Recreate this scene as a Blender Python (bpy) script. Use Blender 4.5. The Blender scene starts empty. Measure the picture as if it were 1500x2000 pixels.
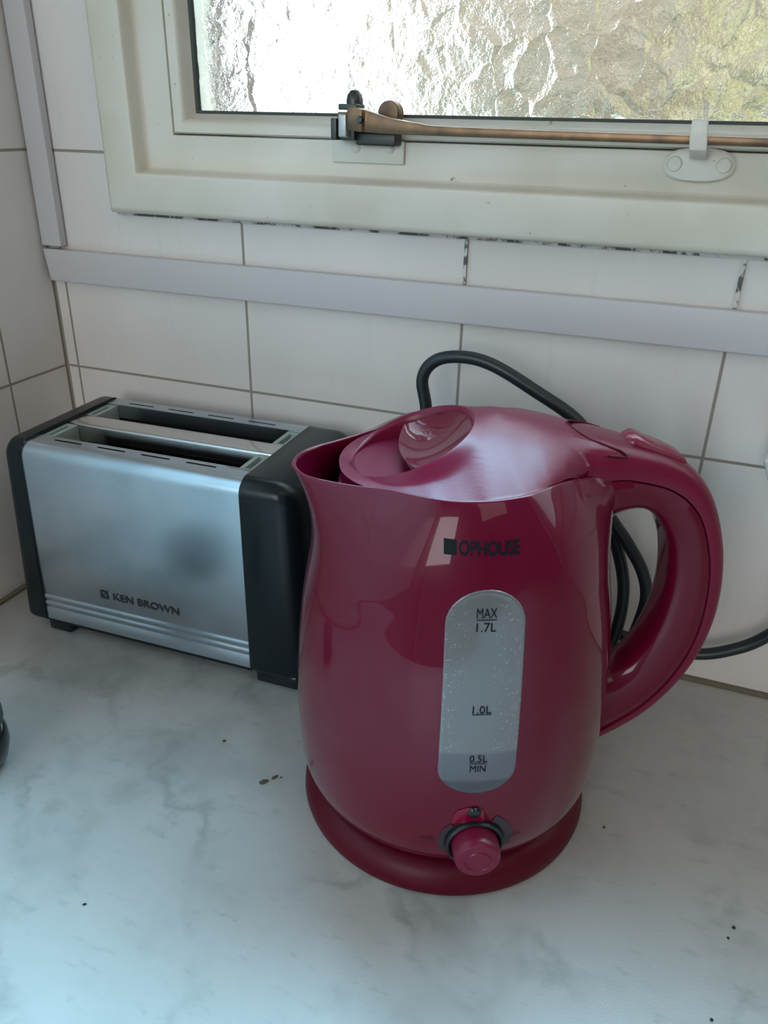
import bpy, bmesh, math, random
from mathutils import Vector, Matrix
import numpy as np
random.seed(7)
PI = math.pi
scn = bpy.context.scene
col = scn.collection

# ------------------------------------------------------------------ camera
cam_d = bpy.data.cameras.new('camera'); cam = bpy.data.objects.new('camera', cam_d); col.objects.link(cam)
YAW, PITCH, ROLL, FPX = -0.362524, 0.460098, 0.0219187, 1550.15
cy_, sy_, cp_, sp_ = math.cos(YAW), math.sin(YAW), math.cos(PITCH), math.sin(PITCH)
fwd = Vector((sy_*cp_, cy_*cp_, -sp_)); rt = Vector((cy_, -sy_, 0)); up = rt.cross(fwd)
r2 = rt*math.cos(ROLL) + up*math.sin(ROLL); u2 = -rt*math.sin(ROLL) + up*math.cos(ROLL)
M = Matrix((r2, u2, -fwd)).transposed().to_4x4(); M.translation = Vector((0.433628, -0.461243, 0.321675))
cam.matrix_world = M
cam_d.sensor_fit = 'HORIZONTAL'; cam_d.sensor_width = 36.0; cam_d.lens = FPX/1500*36.0; cam_d.clip_start = 0.01
scn.camera = cam

# ------------------------------------------------------------------ world, sun, window daylight, exposure
scn.view_settings.view_transform = 'Standard'; scn.view_settings.look = 'None'
scn.view_settings.gamma = 1.0; scn.view_settings.use_curve_mapping = False
scn.view_settings.exposure = 0.0
w = bpy.data.worlds.new('sky'); scn.world = w; w.use_nodes = True
bg = w.node_tree.nodes['Background']; bg.inputs[0].default_value = (0.72, 0.90, 1.0, 1); bg.inputs[1].default_value = 6.5
try:
    scn.cycles.caustics_refractive = False; scn.cycles.caustics_reflective = False
    scn.cycles.use_denoising = True; scn.cycles.sample_clamp_indirect = 12.0
except Exception: pass

def area(name, loc, target, sx, sy, power, colr):
    d = bpy.data.lights.new(name, 'AREA'); d.shape = 'RECTANGLE'; d.size = sx; d.size_y = sy
    d.energy = power; d.color = colr
    o = bpy.data.objects.new(name, d); col.objects.link(o); o.location = loc
    o.rotation_euler = (Vector(target)-Vector(loc)).to_track_quat('-Z', 'Y').to_euler()
    return o
wl = area('window_daylight', (0.54, -0.10, 0.63), (0.48, -0.90, 0.32), 0.86, 0.40, 21.0, (0.31, 0.71, 1.0)); wl.data.spread = math.radians(110)
area('upper_pane_daylight', (0.70, -0.004, 0.80), (0.70, -1.0, 0.79), 1.0, 0.60, 3.0, (1.0, 0.96, 0.88))
area('side_window_daylight', (0.22, -1.8, 0.60), (0.1, 0.0, 0.2), 0.7, 0.7, 9.5, (0.96, 0.98, 1.0))
area('room_fill', (1.30, -1.1, 1.25), (0.3, -0.3, 0.1), 0.9, 0.9, 3.6, (1.0, 0.88, 0.82))  # added warm fill from the room side, no actual light fitting
sd = bpy.data.lights.new('sun', 'SUN'); sd.energy = 4.5; sd.use_shadow = True; sd.angle = 0.01; sd.color = (1, 0.95, 0.85)
so = bpy.data.objects.new('sun', sd); col.objects.link(so); so.rotation_euler = Vector((0.25, 0.75, -0.75)).to_track_quat('-Z', 'Y').to_euler()

# ------------------------------------------------------------------ material helpers
def nodes_of(m):
    return m.node_tree.nodes, m.node_tree.links
def mat(name, colr, rough=0.5, metal=0.0, **kw):
    m = bpy.data.materials.new(name); m.use_nodes = True
    b = m.node_tree.nodes['Principled BSDF']
    b.inputs['Base Color'].default_value = (*colr, 1); b.inputs['Roughness'].default_value = rough; b.inputs['Metallic'].default_value = metal
    for k, v in kw.items():
        b.inputs[k.replace('_', ' ')].default_value = v
    return m
def tex(m, kind, scale=None, **props):
    n, l = nodes_of(m)
    t = n.new(kind)
    if scale is not None and 'Scale' in t.inputs: t.inputs['Scale'].default_value = scale
    for k, v in props.items():
        if k in t.inputs: t.inputs[k].default_value = v
        else: setattr(t, k, v)
    return t
def coords(m, which='Object', scale=(1, 1, 1), loc=(0, 0, 0), rot=(0, 0, 0)):
    n, l = nodes_of(m)
    c = n.new('ShaderNodeTexCoord'); mp = n.new('ShaderNodeMapping'); l.new(c.outputs[which], mp.inputs[0])
    mp.inputs['Scale'].default_value = scale; mp.inputs['Location'].default_value = loc; mp.inputs['Rotation'].default_value = rot
    return mp.outputs[0]
def ramp(m, src, stops):
    n, l = nodes_of(m); r = n.new('ShaderNodeValToRGB'); l.new(src, r.inputs[0])
    e = r.color_ramp.elements
    while len(e) < len(stops): e.new(0.5)
    for i, (p, c) in enumerate(stops):
        e[i].position = p; e[i].color = (*c, 1) if len(c) == 3 else c
    return r.outputs[0]
def mixc(m, fac, a, b, blend='MIX'):
    n, l = nodes_of(m); x = n.new('ShaderNodeMix'); x.data_type = 'RGBA'; x.blend_type = blend
    for s, v in ((x.inputs[0], fac), (x.inputs[6], a), (x.inputs[7], b)):
        if hasattr(v, 'links'): l.new(v, s)
        elif isinstance(v, (int, float)): s.default_value = v
        else: s.default_value = (*v, 1)
    return x.outputs[2]
def bump(m, src, strength=0.3, dist=0.001):
    n, l = nodes_of(m); b = n.new('ShaderNodeBump'); b.inputs['Strength'].default_value = strength; b.inputs['Distance'].default_value = dist
    l.new(src, b.inputs['Height']); l.new(b.outputs[0], n['Principled BSDF'].inputs['Normal'])
def setin(m, name, src):
    n, l = nodes_of(m); l.new(src, n['Principled BSDF'].inputs[name])
G = (0, 0, 0); W = (1, 1, 1)

# tiles
def tile_material():
    m = mat('glazed_cream_tile', (0.66, 0.64, 0.61), 0.16); v = coords(m)
    t = tex(m, 'ShaderNodeTexNoise', 9, Detail=3); nodes_of(m)[1].new(v, t.inputs[0])
    c = ramp(m, t.outputs[0], [(0.3, (0.70, 0.655, 0.615)), (0.7, (0.78, 0.735, 0.695))])
    t2 = tex(m, 'ShaderNodeTexNoise', 160, Detail=2); v2 = coords(m, scale=(1, 1, 0.12), rot=(0, 0.5, 0)); nodes_of(m)[1].new(v2, t2.inputs[0])
    c2 = ramp(m, t2.outputs[0], [(0.62, G), (0.75, (0.35, 0.35, 0.35))])
    setin(m, 'Base Color', mixc(m, c2, c, (0.66, 0.62, 0.585)))
    bump(m, t.outputs[0], 0.25, 0.002); return m
M_tile = tile_material()
M_grout = mat('dark_grout', (0.30, 0.27, 0.22), 0.9)
# white painted wood
def paint_material():
    m = mat('aged_cream_gloss_paint', (0.66, 0.65, 0.56), 0.38); v = coords(m); L = nodes_of(m)[1]
    t = tex(m, 'ShaderNodeTexNoise', 14, Detail=5); L.new(v, t.inputs[0])
    c = ramp(m, t.outputs[0], [(0.32, (0.64, 0.59, 0.47)), (0.52, (0.70, 0.66, 0.56)), (0.75, (0.76, 0.72, 0.64))])
    t2 = tex(m, 'ShaderNodeTexNoise', 170, Detail=3); L.new(v, t2.inputs[0])
    s = ramp(m, t2.outputs[0], [(0.70, G), (0.76, W)])
    setin(m, 'Base Color', mixc(m, s, c, (0.30, 0.25, 0.19)))
    bump(m, t.outputs[0], 0.35, 0.004); return m
M_paint = paint_material()
def mould_material():
    m = mat('mouldy_caulk', (0.6, 0.6, 0.56), 0.8); v = coords(m, scale=(1, 1, 1.0)); L = nodes_of(m)[1]
    t = tex(m, 'ShaderNodeTexNoise', 55, Detail=6, Roughness=0.7); L.new(v, t.inputs[0])
    setin(m, 'Base Color', ramp(m, t.outputs[0], [(0.47, (0.64, 0.62, 0.57)), (0.53, (0.10, 0.10, 0.09))])); return m
M_mould = mould_material()
M_pvc = mat('pale_grey_plastic_trunking', (0.58, 0.555, 0.555), 0.42)
M_room = mat('beige_room_paint', (0.30, 0.24, 0.20), 0.8)
M_ceil = mat('ceiling_paint', (0.62, 0.60, 0.57), 0.9)
M_floor = mat('brown_floor', (0.12, 0.08, 0.06), 0.5)
def marble_material():
    m = mat('white_marble', (0.8, 0.8, 0.8), 0.32); L = nodes_of(m)[1]
    v = coords(m)
    d = tex(m, 'ShaderNodeTexNoise', 6, Detail=6, Roughness=0.6); L.new(v, d.inputs[0])
    vv = nodes_of(m)[0].new('ShaderNodeMixRGB'); vv.blend_type = 'ADD'; vv.inputs[0].default_value = 0.22; L.new(v, vv.inputs[1]); L.new(d.outputs['Color'], vv.inputs[2])
    cloud = tex(m, 'ShaderNodeTexNoise', 11, Detail=5, Roughness=0.55); L.new(vv.outputs[0], cloud.inputs[0])
    base = ramp(m, cloud.outputs[0], [(0.30, (0.36, 0.36, 0.34)), (0.48, (0.47, 0.465, 0.44)), (0.8, (0.53, 0.52, 0.495))])
    vein = tex(m, 'ShaderNodeTexVoronoi', 9, feature='DISTANCE_TO_EDGE'); L.new(vv.outputs[0], vein.inputs[0])
    vm = ramp(m, vein.outputs[0], [(0.0, (0.5,)*3), (0.06, G)])
    patch = tex(m, 'ShaderNodeTexNoise', 16, Detail=3); L.new(v, patch.inputs[0])
    pm = ramp(m, patch.outputs[0], [(0.46, G), (0.62, (1.0, 1.0, 1.0))])
    f = mixc(m, 1.0, vm, pm, 'MULTIPLY')
    c = mixc(m, f, base, (0.23, 0.24, 0.22))
    sp = tex(m, 'ShaderNodeTexNoise', 60, Detail=4, Roughness=0.6); v3 = coords(m, scale=(1, 2.6, 1), rot=(0, 0, 0.5)); L.new(v3, sp.inputs[0])
    sm = ramp(m, sp.outputs[0], [(0.58, G), (0.78, (0.55, 0.55, 0.55))])
    c = mixc(m, sm, c, (0.26, 0.27, 0.25))
    setin(m, 'Base Color', c)
    fine = tex(m, 'ShaderNodeTexNoise', 900, Detail=2); L.new(v, fine.inputs[0]); bump(m, fine.outputs[0], 0.12, 0.0004)
    return m
M_marble = marble_material()
# kettle
def red_gloss():
    m = mat('glossy_cherry_plastic', (0.125, 0.002, 0.020), 0.30, Coat_Weight=1.0, Coat_IOR=1.33, Coat_Roughness=0.03, Specular_IOR_Level=0.1); return m
M_red = red_gloss()
def red_satin():
    m = mat('satin_cherry_plastic', (0.17, 0.008, 0.036), 0.31, 0.0, Specular_IOR_Level=0.34); L = nodes_of(m)[1]
    v = coords(m); t = tex(m, 'ShaderNodeTexNoise', 2600, Detail=1); L.new(v, t.inputs[0]); bump(m, t.outputs[0], 0.15, 0.0002); return m
M_satin = red_satin()
M_base = mat('satin_dark_red_plastic', (0.085, 0.002, 0.012), 0.40, Specular_IOR_Level=0.2)
M_redclear = mat('bright_red_indicator_plastic', (0.20, 0.0, 0.025), 0.15)
M_black = mat('black_plastic', (0.004, 0.009, 0.012), 0.28, Specular_IOR_Level=0.35)
M_blackgl = mat('gloss_black_plastic', (0.008, 0.012, 0.014), 0.12)
M_ink = mat('black_print', (0.006, 0.012, 0.016), 0.5, Specular_IOR_Level=0.1)
M_inkfaint = mat('faint_grey_print', (0.03, 0.01, 0.015), 0.5)
M_inkgrey = mat('grey_print', (0.04, 0.025, 0.035), 0.5)
M_inktin = mat('black_print_on_steel', (0.02, 0.022, 0.024), 0.5)
def gauge_material():
    m = mat('frosted_gauge_plastic', (0.42, 0.42, 0.44), 0.22, Coat_Weight=0.6, Coat_Roughness=0.05); L = nodes_of(m)[1]; N = nodes_of(m)[0]
    c = N.new('ShaderNodeTexCoord'); s = N.new('ShaderNodeSeparateXYZ'); L.new(c.outputs['Object'], s.inputs[0])
    mr = N.new('ShaderNodeMapRange'); mr.inputs[1].default_value = 0.066; mr.inputs[2].default_value = 0.164; L.new(s.outputs[2], mr.inputs[0])
    base = ramp(m, mr.outputs[0], [(0.0, (0.05, 0.05, 0.065)), (0.080, (0.055, 0.055, 0.07)), (0.095, (0.11, 0.11, 0.135)), (0.225, (0.12, 0.12, 0.145)), (0.245, (0.175, 0.175, 0.185)), (1.0, (0.15, 0.145, 0.145))])
    # droplets inside: rings at two sides
    vo = tex(m, 'ShaderNodeTexVoronoi', 620, feature='F1'); L.new(c.outputs['Object'], vo.inputs[0])
    ring = ramp(m, vo.outputs[0], [(0.0, (0.08,)*3), (0.18, (0.08,)*3), (0.24, (0.95,)*3), (0.32, (0.90,)*3), (0.38, (0.5,)*3)])
    ab = N.new('ShaderNodeMath'); ab.operation = 'ABSOLUTE'
    sh = N.new('ShaderNodeMath'); sh.operation = 'ADD'; sh.inputs[1].default_value = 0.0015; L.new(s.outputs[0], sh.inputs[0]); L.new(sh.outputs[0], ab.inputs[0])
    side = N.new('ShaderNodeMapRange'); side.inputs[1].default_value = 0.004; side.inputs[2].default_value = 0.008; L.new(ab.outputs[0], side.inputs[0])
    zz = N.new('ShaderNodeMapRange'); zz.inputs[1].default_value = 0.0885; zz.inputs[2].default_value = 0.0905; L.new(s.outputs[2], zz.inputs[0])
    rnd = N.new('ShaderNodeSeparateColor'); L.new(vo.outputs['Color'], rnd.inputs[0])
    gate = N.new('ShaderNodeMath'); gate.operation = 'GREATER_THAN'; gate.inputs[1].default_value = 0.45; L.new(rnd.outputs[0], gate.inputs[0])
    m1 = N.new('ShaderNodeMath'); m1.operation = 'MULTIPLY'; L.new(side.outputs[0], m1.inputs[0]); L.new(zz.outputs[0], m1.inputs[1])
    m2 = N.new('ShaderNodeMath'); m2.operation = 'MULTIPLY'; L.new(m1.outputs[0], m2.inputs[0]); L.new(gate.outputs[0], m2.inputs[1])
    m3 = N.new('ShaderNodeMath'); m3.operation = 'MULTIPLY'; m3.inputs[1].default_value = 0.8; L.new(m2.outputs[0], m3.inputs[0])
    setin(m, 'Base Color', mixc(m, m3.outputs[0], base, ring, 'OVERLAY'))
    return m
M_gauge = gauge_material()
# toaster
def steel_material():
    m = mat('brushed_steel', (0.62, 0.64, 0.65), 0.30, 1.0); L = nodes_of(m)[1]
    v = coords(m, scale=(1, 12, 14)); t = tex(m, 'ShaderNodeTexNoise', 45, Detail=5); L.new(v, t.inputs[0])
    v2 = coords(m); t2 = tex(m, 'ShaderNodeTexNoise', 24, Detail=2, Roughness=0.5); L.new(v2, t2.inputs[0])
    c = ramp(m, t2.outputs[0], [(0.25, (0.42, 0.50, 0.56)), (0.5, (0.52, 0.60, 0.66)), (0.8, (0.60, 0.66, 0.71))])
    setin(m, 'Base Color', c)
    setin(m, 'Roughness', ramp(m, t2.outputs[0], [(0.25, (0.30,)*3), (0.75, (0.21,)*3)]))
    return m
M_steel = steel_material()
M_steel2 = mat('polished_steel_bar', (0.66, 0.64, 0.62), 0.16, 1.0)
M_insert = mat('pale_green_plastic', (0.34, 0.42, 0.39), 0.45)
M_dark = mat('burnt_dark_metal', (0.018, 0.019, 0.020), 0.6, 0.3)
M_wire = mat('sooty_wire', (0.10, 0.095, 0.09), 0.4, 0.9)
M_cord = mat('black_rubber_cord', (0.014, 0.022, 0.026), 0.38)
M_white = mat('white_plastic', (0.8, 0.8, 0.8), 0.35)
M_grey = mat('charcoal_rubber', (0.05, 0.065, 0.075), 0.6)
def bronze_material():
    m = mat('aged_bronze', (0.30, 0.20, 0.12), 0.36, 0.9); L = nodes_of(m)[1]
    v = coords(m); t = tex(m, 'ShaderNodeTexNoise', 90, Detail=4); L.new(v, t.inputs[0])
    setin(m, 'Base Color', ramp(m, t.outputs[0], [(0.3, (0.09, 0.06, 0.045)), (0.6, (0.19, 0.12, 0.07)), (0.8, (0.28, 0.22, 0.11))])); return m
M_bronze = bronze_material()
M_oldmetal = mat('tarnished_dark_metal', (0.07, 0.07, 0.065), 0.4, 0.8)
M_crumb = mat('brown_crumb', (0.10, 0.08, 0.045), 0.9)
M_seed = mat('dark_speck', (0.02, 0.018, 0.016), 0.8)

# ------------------------------------------------------------------ mesh helpers
def link(name, me, parent=None, m=None, smooth=True, angle=35):
    o = bpy.data.objects.new(name, me); col.objects.link(o)
    if m is not None:
        for mm in (m if isinstance(m, (list, tuple)) else [m]): me.materials.append(mm)
    if smooth:
        me.shade_smooth()
        try: me.set_sharp_from_angle(angle=math.radians(angle))
        except Exception: pass
    if parent is not None: o.parent = parent
    return o
def from_data(name, vs, fs, m, parent=None, smooth=True, angle=35, recalc=True, weld=True):
    me = bpy.data.meshes.new(name); me.from_pydata([tuple(v) for v in vs], [], fs); me.update()
    if recalc or weld:
        bm = bmesh.new(); bm.from_mesh(me)
        if weld: bmesh.ops.remove_doubles(bm, verts=bm.verts, dist=1e-6)
        if recalc: bmesh.ops.recalc_face_normals(bm, faces=bm.faces)
        bm.to_mesh(me); bm.free()
    return link(name, me, parent, m, smooth, angle)
def loft(rings, closed=True, cap0=False, cap1=False):
    n = len(rings[0]); vs = [p for r in rings for p in r]; fs = []
    for i in range(len(rings)-1):
        for j in range(n if closed else n-1):
            a, b = i*n+j, i*n+(j+1) % n; fs.append((a, b, b+n, a+n))
    if cap0: fs.append(tuple(range(n))[::-1])
    if cap1: fs.append(tuple((len(rings)-1)*n+j for j in range(n)))
    return vs, fs
def join(*parts):
    V, F = [], []
    for vs, fs in parts:
        k = len(V); V += list(vs); F += [tuple(i+k for i in f) for f in fs]
    return V, F
def lathe(prof, n=96, axis='z', c=(0, 0, 0)):
    rings = []
    for r, h in prof:
        ring = []
        for j in range(n):
            a = 2*PI*j/n
            if axis == 'z': ring.append((c[0]+r*math.cos(a), c[1]+r*math.sin(a), c[2]+h))
            elif axis == 'y': ring.append((c[0]+r*math.cos(a), c[1]+h, c[2]+r*math.sin(a)))
            else: ring.append((c[0]+h, c[1]+r*math.cos(a), c[2]+r*math.sin(a)))
        rings.append(ring)
    return loft(rings, True, prof[0][0] > 1e-6, prof[-1][0] > 1e-6)
def box(x0, x1, y0, y1, z0, z1):
    vs = [(x0, y0, z0), (x1, y0, z0), (x1, y1, z0), (x0, y1, z0), (x0, y0, z1), (x1, y0, z1), (x1, y1, z1), (x0, y1, z1)]
    return vs, [(0, 3, 2, 1), (4, 5, 6, 7), (0, 1, 5, 4), (1, 2, 6, 5), (2, 3, 7, 6), (3, 0, 4, 7)]
def bevelled(name, geo, width, m, parent=None, seg=3, angle=35):
    o = from_data(name, geo[0], geo[1], m, parent, True, angle)
    bm = bmesh.new(); bm.from_mesh(o.data)
    es = [e for e in bm.edges if len(e.link_faces) == 2 and e.calc_face_angle(0) > math.radians(25)]
    bmesh.ops.bevel(bm, geom=es, offset=width, segments=seg, affect='EDGES', profile=0.5, clamp_overlap=True)
    bm.to_mesh(o.data); bm.free(); o.data.shade_smooth()
    try: o.data.set_sharp_from_angle(angle=math.radians(angle))
    except Exception: pass
    return o
def catmull(P, k=10):
    P = [Vector(p) for p in P]; out = []
    for i in range(len(P)-1):
        p0 = P[max(i-1, 0)]; p1 = P[i]; p2 = P[i+1]; p3 = P[min(i+2, len(P)-1)]
        for s in range(k):
            t = s/k
            out.append(0.5*((2*p1)+(p2-p0)*t+(2*p0-5*p1+4*p2-p3)*t*t+(3*p1-p0-3*p2+p3)*t*t*t))
    out.append(P[-1]); return out
def tube(P, r, n=14):
    rings = []; prev = None
    for i, p in enumerate(P):
        t = (P[min(i+1, len(P)-1)]-P[max(i-1, 0)]).normalized()
        if prev is None:
            a = Vector((0, 0, 1)) if abs(t.z) < 0.9 else Vector((1, 0, 0)); nrm = (a-t*a.dot(t)).normalized()
        else: nrm = (prev-t*prev.dot(t)).normalized()
        prev = nrm; b = t.cross(nrm)
        rings.append([tuple(p+(nrm*math.cos(2*PI*j/n)+b*math.sin(2*PI*j/n))*r) for j in range(n)])
    return loft(rings, True, True, True)
def empty(name, loc=(0, 0, 0), rz=0.0):
    o = bpy.data.objects.new(name, None); col.objects.link(o); o.location = loc; o.rotation_euler = (0, 0, rz); o.empty_display_size = 0.02; return o
def tag(o, label=None, cat=None, group=None, kind=None):
    if label: o['label'] = label
    if cat: o['category'] = cat
    if group: o['group'] = group
    if kind: o['kind'] = kind
    return o
def struct(o): o['kind'] = 'structure'; return o

def text_mesh(body, height, sx=1.0, bold=0.0, align='CENTER'):
    """flat text in x/z, centred; height = cap height"""
    cu = bpy.data.curves.new('t', 'FONT'); cu.body = body; cu.size = 1.0; cu.align_x = align; cu.offset = bold; cu.resolution_u = 3
    o = bpy.data.objects.new('t', cu); col.objects.link(o)
    dg = bpy.context.evaluated_depsgraph_get(); me = bpy.data.meshes.new_from_object(o.evaluated_get(dg))
    vs = [tuple(v.co) for v in me.vertices]; fs = [tuple(p.vertices) for p in me.polygons]
    bpy.data.objects.remove(o); bpy.data.curves.remove(cu); bpy.data.meshes.remove(me)
    ys = [v[1] for v in vs]; h = max(ys)-min(ys); y0 = min(ys); k = height/h
    return [((v[0])*k*sx, (v[1]-y0)*k-height/2) for v in vs], fs

# ------------------------------------------------------------------ room shell
S_, TW, TH = 0.0097, 0.148, 0.15
XR, YF, ZC, ZF = 1.9, -2.4, 1.5, -0.9
def clip_cells(u0, du, umax, vmax, hole=None):
    out = []
    us = [0.0]
    u = u0
    while u < umax: us.append(u); u += du
    us.append(umax)
    vs_ = [0.0]; v = TH
    while v < vmax: vs_.append(v); v = v+TH if v > .2 else 0.2985
    vs_.append(vmax)
    for i in range(len(us)-1):
        for j in range(len(vs_)-1):
            out.append((us[i], us[i+1], vs_[j], vs_[j+1]))
    return out
def tile_polys(cells, hx=None, hz=None, hx2=None, hz2=None, g=0.0009):
    P = []
    for a, b, c, d in cells:
        a2, b2, c2, d2 = a+g, b-g, c+g, d-g
        if b2-a2 < 0.002 or d2-c2 < 0.002: continue
        if hx is None or b2 <= hx or a2 >= hx2 or d2 <= hz or c2 >= hz2: P.append([(a2, c2), (b2, c2), (b2, d2), (a2, d2)]); continue
        inx0, inx1 = max(a2, hx), min(b2, hx2); inz0, inz1 = max(c2, hz), min(d2, hz2)
        if a2 < hx and c2 < hz and d2 <= hz2: P.append([(a2, c2), (b2, c2), (b2, hz), (hx, hz), (hx, d2), (a2, d2)])
        elif a2 < hx: P.append([(a2, c2), (hx, c2), (hx, d2), (a2, d2)])
        elif b2 > hx2 and c2 < hz: P.append([(a2, c2), (b2, c2), (b2, d2), (hx2, d2), (hx2, hz), (a2, hz)])
        elif b2 > hx2: P.append([(hx2, c2), (b2, c2), (b2, d2), (hx2, d2)])
        elif c2 < hz: P.append([(a2, c2), (b2, c2), (b2, hz), (a2, hz)])
    return P
def tile_wall(name, polys, backing, place):
    bm = bmesh.new()
    for poly in polys:
        k = [bm.verts.new((u, v, -0.0015)) for u, v in poly]; cu = sum(p[0] for p in poly)/len(poly); cv = sum(p[1] for p in poly)/len(poly)
        f = bm.faces.new(k)
        r1 = bmesh.ops.inset_region(bm, faces=[f], thickness=0.0001, depth=0.0012)
        r2_ = bmesh.ops.inset_region(bm, faces=[f], thickness=0.0009, depth=0.0004)
        f.material_index = 0
    for (u0, u1, v0, v1) in backing:
        q = [bm.verts.new(p) for p in ((u0, v0, -0.0012), (u1, v0, -0.0012), (u1, v1, -0.0012), (u0, v1, -0.0012))]
        f = bm.faces.new(q); f.material_index = 1
        q2 = [bm.verts.new(p) for p in ((u0, v0, -0.03), (u1, v0, -0.03), (u1, v1, -0.03), (u0, v1, -0.03))]
        f = bm.faces.new(q2[::-1]); f.material_index = 1
        for i in range(4):
            f = bm.faces.new((q[i], q2[i], q2[(i+1) % 4], q[(i+1) % 4])); f.material_index = 1
    me = bpy.data.meshes.new(name); bm.to_mesh(me); bm.free()
    for vtx in me.vertices:
        vtx.co = place(vtx.co)
    o = link(name, me, None, [M_tile, M_grout], True, 50); return struct(o)
HX, HZ, HX2, HZ2 = 0.069, 0.265, 1.30, 1.16      # window opening in the back wall
back_cells = clip_cells(S_, TW, XR, 1.35)
tile_wall('wall_back', tile_polys(back_cells, HX, HZ, HX2, HZ2),
          [(-0.03, HX+0.02, 0, ZC), (HX+0.02, HX2-0.02, 0, HZ+0.02), (HX+0.02, HX2-0.02, HZ2-0.02, ZC), (HX2-0.02, XR, 0, ZC)],
          lambda c: Vector((c.x, -c.z-0.0, c.y)))
left_cells = clip_cells(0.0558, TW, 1.2, 1.35)
tile_wall('wall_left', tile_polys(left_cells), [(-0.0012, 2.4, ZF, ZC)], lambda c: Vector((c.z, -c.x, c.y)))
struct(from_data('wall_right', *box(XR, XR+.05, YF, 0.0, ZF, ZC), M_room, smooth=False))
struct(from_data('wall_front', *box(0, XR, YF-.05, YF, ZF, ZC), M_room, smooth=False))
struct(from_data('ceiling', *box(-.05, XR+.05, YF-.05, 0.03, ZC, ZC+.05), M_ceil, smooth=False))
struct(from_data('floor', *box(-.05, XR+.05, YF-.05, 0.03, ZF-.05, ZF), M_floor, smooth=False))

# worktop
wt = bevelled('marble_worktop', box(0.0012, XR-.001, -0.60, -0.0012, -0.03, 0.0), 0.004, M_marble, None, 3)
tag(wt, 'white marble worktop with faint grey veins running along the tiled wall', 'worktop')
# dirty joint of worktop and wall
jt = join(box(0.0, XR, -0.0032, -0.0004, -0.001, 0.0014), box(0.0004, 0.0032, -0.60, 0.0, -0.001, 0.0014))
struct(from_data('trim_1', jt[0], jt[1], mat('dirty_sealant', (0.17, 0.15, 0.10), 0.8)))
# trunking
t1 = bevelled('trim_2', box(0.0006, 0.0172, -0.0066, -0.0004, 0.2376, 1.35), 0.0007, M_pvc); struct(t1)
gx = [(0.0006, 0.2355), (1.5, 0.2355), (1.5, 0.2138), (0.0035, 0.2138)]
vs = [(x, -0.0066, z) for x, z in gx]+[(x, -0.0004, z) for x, z in gx]
fs = [(0, 1, 2, 3), (7, 6, 5, 4)]+[(i, i+4, (i+1) % 4+4, (i+1) % 4) for i in range(4)]
struct(bevelled('trim_3', (vs, fs), 0.0008, M_pvc))

# ------------------------------------------------------------------ window
win = struct(empty('window_1', (HX, 0, HZ)))
def frame_sweep(prof, x0, z0, x1, z1):
    rings = []
    for d, y in prof:
        rings.append([(x0+d-HX, y, z0+d-HZ), (x1-d-HX, y, z0+d-HZ), (x1-d-HX, y, z1-d-HZ), (x0+d-HX, y, z1-d-HZ)])
    # subdivide edges so that the corners stay crisp
    return loft(rings, True)
X0, Z0, X1, Z1 = 0.0662, 0.2632, 1.3028, 1.1628
arch = frame_sweep([(0, 0.012), (0, -0.008), (0.0015, -0.0115), (0.004, -0.0125), (0.0225, -0.0125), (0.0238, -0.0121), (0.0246, -0.0110), (0.0252, -0.0088), (0.0260, -0.0030), (0.0266, -0.0010), (0.0280, 0.0), (0.0466, 0.0002), (0.0470, 0.002), (0.0470, 0.03)], X0, Z0, X1, Z1)
fo = from_data('window_frame', *arch, M_paint, win, True, 50)
sash = frame_sweep([(0.0476, 0.030), (0.0476, 0.001), (0.0486, -0.0006), (0.0525, -0.0002), (0.0552, 0.0022), (0.0562, 0.006), (0.0590, 0.0085), (0.0592, 0.030)], X0, Z0, X1, Z1)
from_data('window_sash', *sash, M_paint, win, True, 50)
# patched plate under the stay hinge and grimy putty line
M_putty = mat('dark_putty_line', (0.05, 0.06, 0.05), 0.7)
pt_ = frame_sweep([(0.0590, 0.0085), (0.0606, 0.0092), (0.0608, 0.012)], X0, Z0, X1, Z1)
from_data('putty_line', *pt_, M_putty, win)
# hammered glass pane
def glass_material():
    m = bpy.data.materials.new('hammered_window_glass'); m.use_nodes = True; n, l = nodes_of(m)
    b = n['Principled BSDF']; b.inputs['Transmission Weight'].default_value = 1.0; b.inputs['Roughness'].default_value = 0.035; b.inputs['IOR'].default_value = 1.45
    b.inputs['Base Color'].default_value = (0.97, 0.99, 0.98, 1)
    v = coords(m)
    dn = tex(m, 'ShaderNodeTexNoise', 40, Detail=2); l.new(v, dn.inputs[0])
    mx = n.new('ShaderNodeMixRGB'); mx.blend_type = 'ADD'; mx.inputs[0].default_value = 0.02; l.new(v, mx.inputs[1]); l.new(dn.outputs['Color'], mx.inputs[2])
    vo = tex(m, 'ShaderNodeTexVoronoi', 52, feature='F1'); l.new(mx.outputs[0], vo.inputs[0])
    nz = tex(m, 'ShaderNodeTexNoise', 420, Detail=3, Roughness=0.6); l.new(v, nz.inputs[0])
    a = n.new('ShaderNodeMath'); a.operation = 'MULTIPLY'; a.inputs[1].default_value = 0.13; l.new(nz.outputs[0], a.inputs[0])
    s = n.new('ShaderNodeMath'); s.operation = 'ADD'; l.new(vo.outputs[0], s.inputs[0]); l.new(a.outputs[0], s.inputs[1])
    bump(m, s.outputs[0], 1.0, 0.0040); return m
M_glass = glass_material()
gl = from_data('window_pane', *box(X0+.0585-HX, X1-.0585-HX, 0.0125, 0.0165, Z0+.0585-HZ, Z1-.0585-HZ), M_glass, win, False)
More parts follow.
